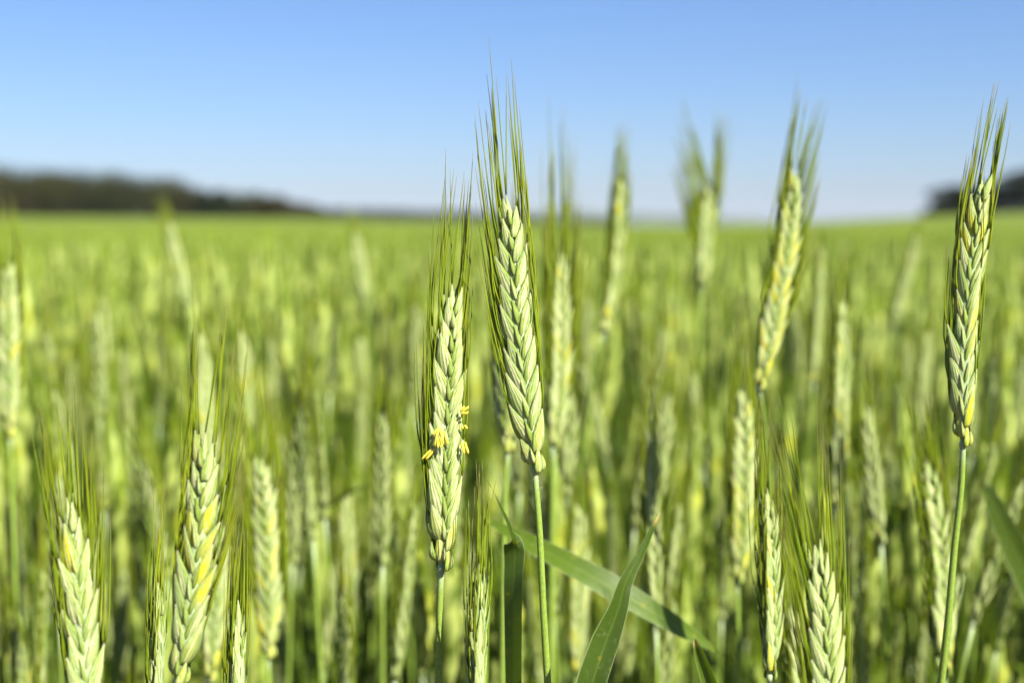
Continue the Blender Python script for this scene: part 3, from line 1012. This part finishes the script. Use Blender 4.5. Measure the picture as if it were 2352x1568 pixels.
# ------------------------------------------------------------------ trees at the far edge of the field
def tree_cloud(rng, x, y, h, w, n, leaf, tint, trunk=True):
    z0 = float(rise(x, y))
    V, F, C = [], [], []
    lobes = [(np.array((rng.normal(0, .22) * w, rng.normal(0, .22) * w, h * (.16 + .64 * (_ + rng.random()) / 9))), rng.uniform(.24, .38) * w, rng.uniform(.16, .24) * h) for _ in range(9)]
    lobes.append((np.array((0, 0, h * .82)), .22 * w, .18 * h))
    per = n // len(lobes)
    for c0, rw, rh in lobes:
        u = rng.normal(0, 1, (per, 3)); u /= np.linalg.norm(u, axis=1)[:, None]
        r = rng.uniform(.45, 1.08, per) ** .5
        p = c0 + u * r[:, None] * np.array((rw, rw, rh))
        a = rng.normal(0, 1, (per, 3)); a /= np.linalg.norm(a, axis=1)[:, None]
        b = np.cross(a, rng.normal(0, 1, (per, 3))); b /= np.linalg.norm(b, axis=1)[:, None]
        s = leaf * rng.uniform(.6, 1.4, per)[:, None]
        V.append(np.stack((p - a * s, p + b * s * .6, p + a * s, p - b * s * .6), 1).reshape(-1, 3))
        g = np.clip(rng.normal(1, .18, per), .5, 1.5)[:, None] * np.array(tint) * rng.uniform(.8, 1.2)
        C.append(np.repeat(g, 4, axis=0))
    V, C = np.vstack(V), np.vstack(C)
    m = len(V) // 4
    i = np.arange(m)[:, None] * 4
    F = np.vstack((i + np.array((0, 1, 2)), i + np.array((0, 2, 3))))
    return V + np.array((x, y, z0)), F, C


def trunk_tris(rng, x, y, h, w):
    z0 = float(rise(x, y))
    V, F, off = [], [], 0
    paths = [([(0, 0, -.2), (.02 * w, 0, .25 * h), (.04 * w, .02 * w, .6 * h), (.03 * w, 0, .85 * h)], (.03 * h, .008 * h))]
    for _ in range(4):
        a = rng.uniform(0, 6.28); zz = rng.uniform(.25, .5) * h
        o = np.array((math.cos(a), math.sin(a), 0)) * w
        paths.append(([(.02 * w, 0, zz), o * .16 + np.array((0, 0, zz + .12 * h)), o * .3 + np.array((0, 0, zz + .28 * h))], (.014 * h, .004 * h)))
    for p, (r0, r1) in paths:
        pp = catmull(p, 3)
        v, f = tri_tube(pp, np.linspace(r0, r1, len(pp)), 6)
        V.append(v); F.append(f + off); off += len(v)
    return np.vstack(V) + np.array((x, y, z0)), np.vstack(F)


def px_at(px, dist):
    return (px - 1176) / 2352 * .72 * dist


rng = np.random.default_rng(21)
WV, WF, WC, off = [], [], [], 0
# the wood's skyline: (picture x, height in px above its foot, distance)
SKYL = [(-400, 132, 268), (0, 122, 272), (150, 114, 276), (300, 108, 282), (400, 98, 290), (455, 80, 296), (520, 74, 300), (600, 66, 310), (680, 52, 322), (740, 30, 340), (775, 18, 355)]
sx = [s[0] for s in SKYL]
for i in range(190):
    px = rng.uniform(-420, 770)
    if 470 < px < 545 and rng.random() < .8: continue
    dist = np.interp(px, sx, [s[2] for s in SKYL]) + rng.uniform(0, 26)
    hp = np.interp(px, sx, [s[1] for s in SKYL]) * rng.uniform(.72, 1.03)
    h = max(1.2, (hp * 1.06 + 4) * .000306 * dist)
    tint = [(.032, .037, .009), (.046, .042, .011), (.024, .031, .007)][int(rng.integers(3))]
    V, F, C = tree_cloud(rng, px_at(px, dist), dist, h, h * rng.uniform(.75, 1.1), 420, .30, tint)
    WV.append(V); WF.append(F + off); WC.append(C); off += len(V)
    V, F = trunk_tris(rng, px_at(px, dist), dist, h, h * .7)
    WV.append(V); WF.append(F + off); WC.append(np.tile((.05, .04, .03), (len(V), 1))); off += len(V)
wood = tri_object('far_wood', np.vstack(WV), np.vstack(WF), np.vstack(WC), TREE_LEAF, smooth=False)
tag(wood, 'long dark olive wood along the far edge of the field', 'wood', kind='stuff')

WV, WF, WC, off = [], [], [], 0
for i in range(260):
    px = rng.uniform(700, 1420)
    dist = rng.uniform(1250, 1400)
    h = (np.interp(px, [740, 850, 1000, 1100, 1250, 1420], [34, 32, 30, 24, 12, 5]) * rng.uniform(.8, 1.05) + 14) * .000306 * dist
    V, F, C = tree_cloud(rng, px_at(px, dist), dist, h, h * 1.5, 160, .9, (.030, .038, .012))
    WV.append(V); WF.append(F + off); WC.append(C); off += len(V)
wood2 = tri_object('distant_wood', np.vstack(WV), np.vstack(WF), np.vstack(WC), TREE_LEAF, smooth=False)
tag(wood2, 'thin dark line of very distant woodland on the horizon', 'wood', kind='stuff')


def far_tree(label, px, dist, hp, wpx, seed, tint):
    rng = np.random.default_rng(seed)
    x = px_at(px, dist)
    h, w = hp * .000306 * dist, wpx * .000306 * dist
    z0 = float(rise(x, dist))
    root = thing('tree', (x, dist, z0), label, 'tree', 'trees at the far edge of the field')
    V, F, C = tree_cloud(rng, x, dist, h, w, 4200, .30, tint)
    tri_object('crown', V - np.array((x, dist, z0)), F, C, TREE_LEAF, root, smooth=False)
    V, F = trunk_tris(rng, x, dist, h, w)
    tri_object('trunk', V - np.array((x, dist, z0)), F, np.tile((.05, .04, .03), (len(V), 1)), TREE_BARK, root)


far_tree('dark round tree standing out of the wood where its skyline dips', 508, 292, 76, 84, 31, (.018, .024, .006))
far_tree('low brownish round tree at the thin end of the wood', 615, 300, 60, 120, 32, (.046, .038, .012))
far_tree('dark tree just left of the tall ear with the curved stalk, ending the rise', 2190, 255, 84, 130, 33, (.016, .020, .005))
far_tree('small dark bush in front of the tree that ends the rise', 2148, 250, 34, 70, 35, (.018, .022, .006))
far_tree('tall dark tree at the picture edge, behind the tall yellowish ear', 2350, 258, 112, 170, 34, (.016, .020, .005))
far_tree('dark tree mostly hidden by the tall yellowish ear', 2262, 262, 82, 130, 36, (.016, .020, .005))


# ------------------------------------------------------------------ low hills on the skyline and the air in front of them
def hill_mat():
    m, nt = new_mat('wooded_hill')
    t = NT(nt)
    t.surface(t.mix(t.ramp(t.noise(t.obj(), 0.004, 5), 0.4, 0.6), (0.035, 0.05, 0.015), (0.09, 0.11, 0.03)), 0.9, 0.0, spec=0.05)
    return m


rng = np.random.default_rng(5)
hr = np.linspace(5200, 6400, 14)
ha = np.linspace(-0.16, 0.24, 90)
rr, aa = np.meshgrid(hr, ha, indexing='ij')
prof = np.sin(np.clip((hr - 5200) / 1200, 0, 1) * math.pi)
shape = np.interp(ha, [-.16, -.06, .03, .09, .15, .2, .24], [0, 22, 64, 52, 34, 14, 0]) * (1 + .10 * np.sin(ha * 60) + .05 * np.sin(ha * 151 + 1))
zz = prof[:, None] * shape[None, :] - 3.0
mb = MB()
mb.add(np.column_stack(((rr * np.sin(aa)).ravel(), (rr * np.cos(aa)).ravel(), zz.ravel())), [q[::-1] for q in grid_faces(len(hr), len(ha))], np.zeros((rr.size, 2)), (0, 0, 0))
tag(mb.build('hills', hill_mat()), kind='structure')

hz = MB()
X, Y0, Y1, Z0, Z1 = 5000, -60, 7000, -12, 90
hz.add([(-X, Y0, Z0), (X, Y0, Z0), (X, Y1, Z0), (-X, Y1, Z0), (-X, Y0, Z1), (X, Y0, Z1), (X, Y1, Z1), (-X, Y1, Z1)],
       [(3, 2, 1, 0), (4, 5, 6, 7), (0, 1, 5, 4), (1, 2, 6, 5), (2, 3, 7, 6), (3, 0, 4, 7)], np.zeros((8, 2)), (0, 0, 0))
hm, nt = new_mat('air')
pv = nt.nodes.new('ShaderNodeVolumePrincipled')
pv.inputs['Color'].default_value = (0.80, 0.86, 1.0, 1)
pv.inputs['Density'].default_value = 0.00005
nt.links.new(pv.outputs[0], nt.nodes.new('ShaderNodeOutputMaterial').inputs['Volume'])
hz_o = hz.build('haze', hm, smooth=False)
tag(hz_o, 'thin bluish haze in the air over the far field', 'haze', kind='stuff')
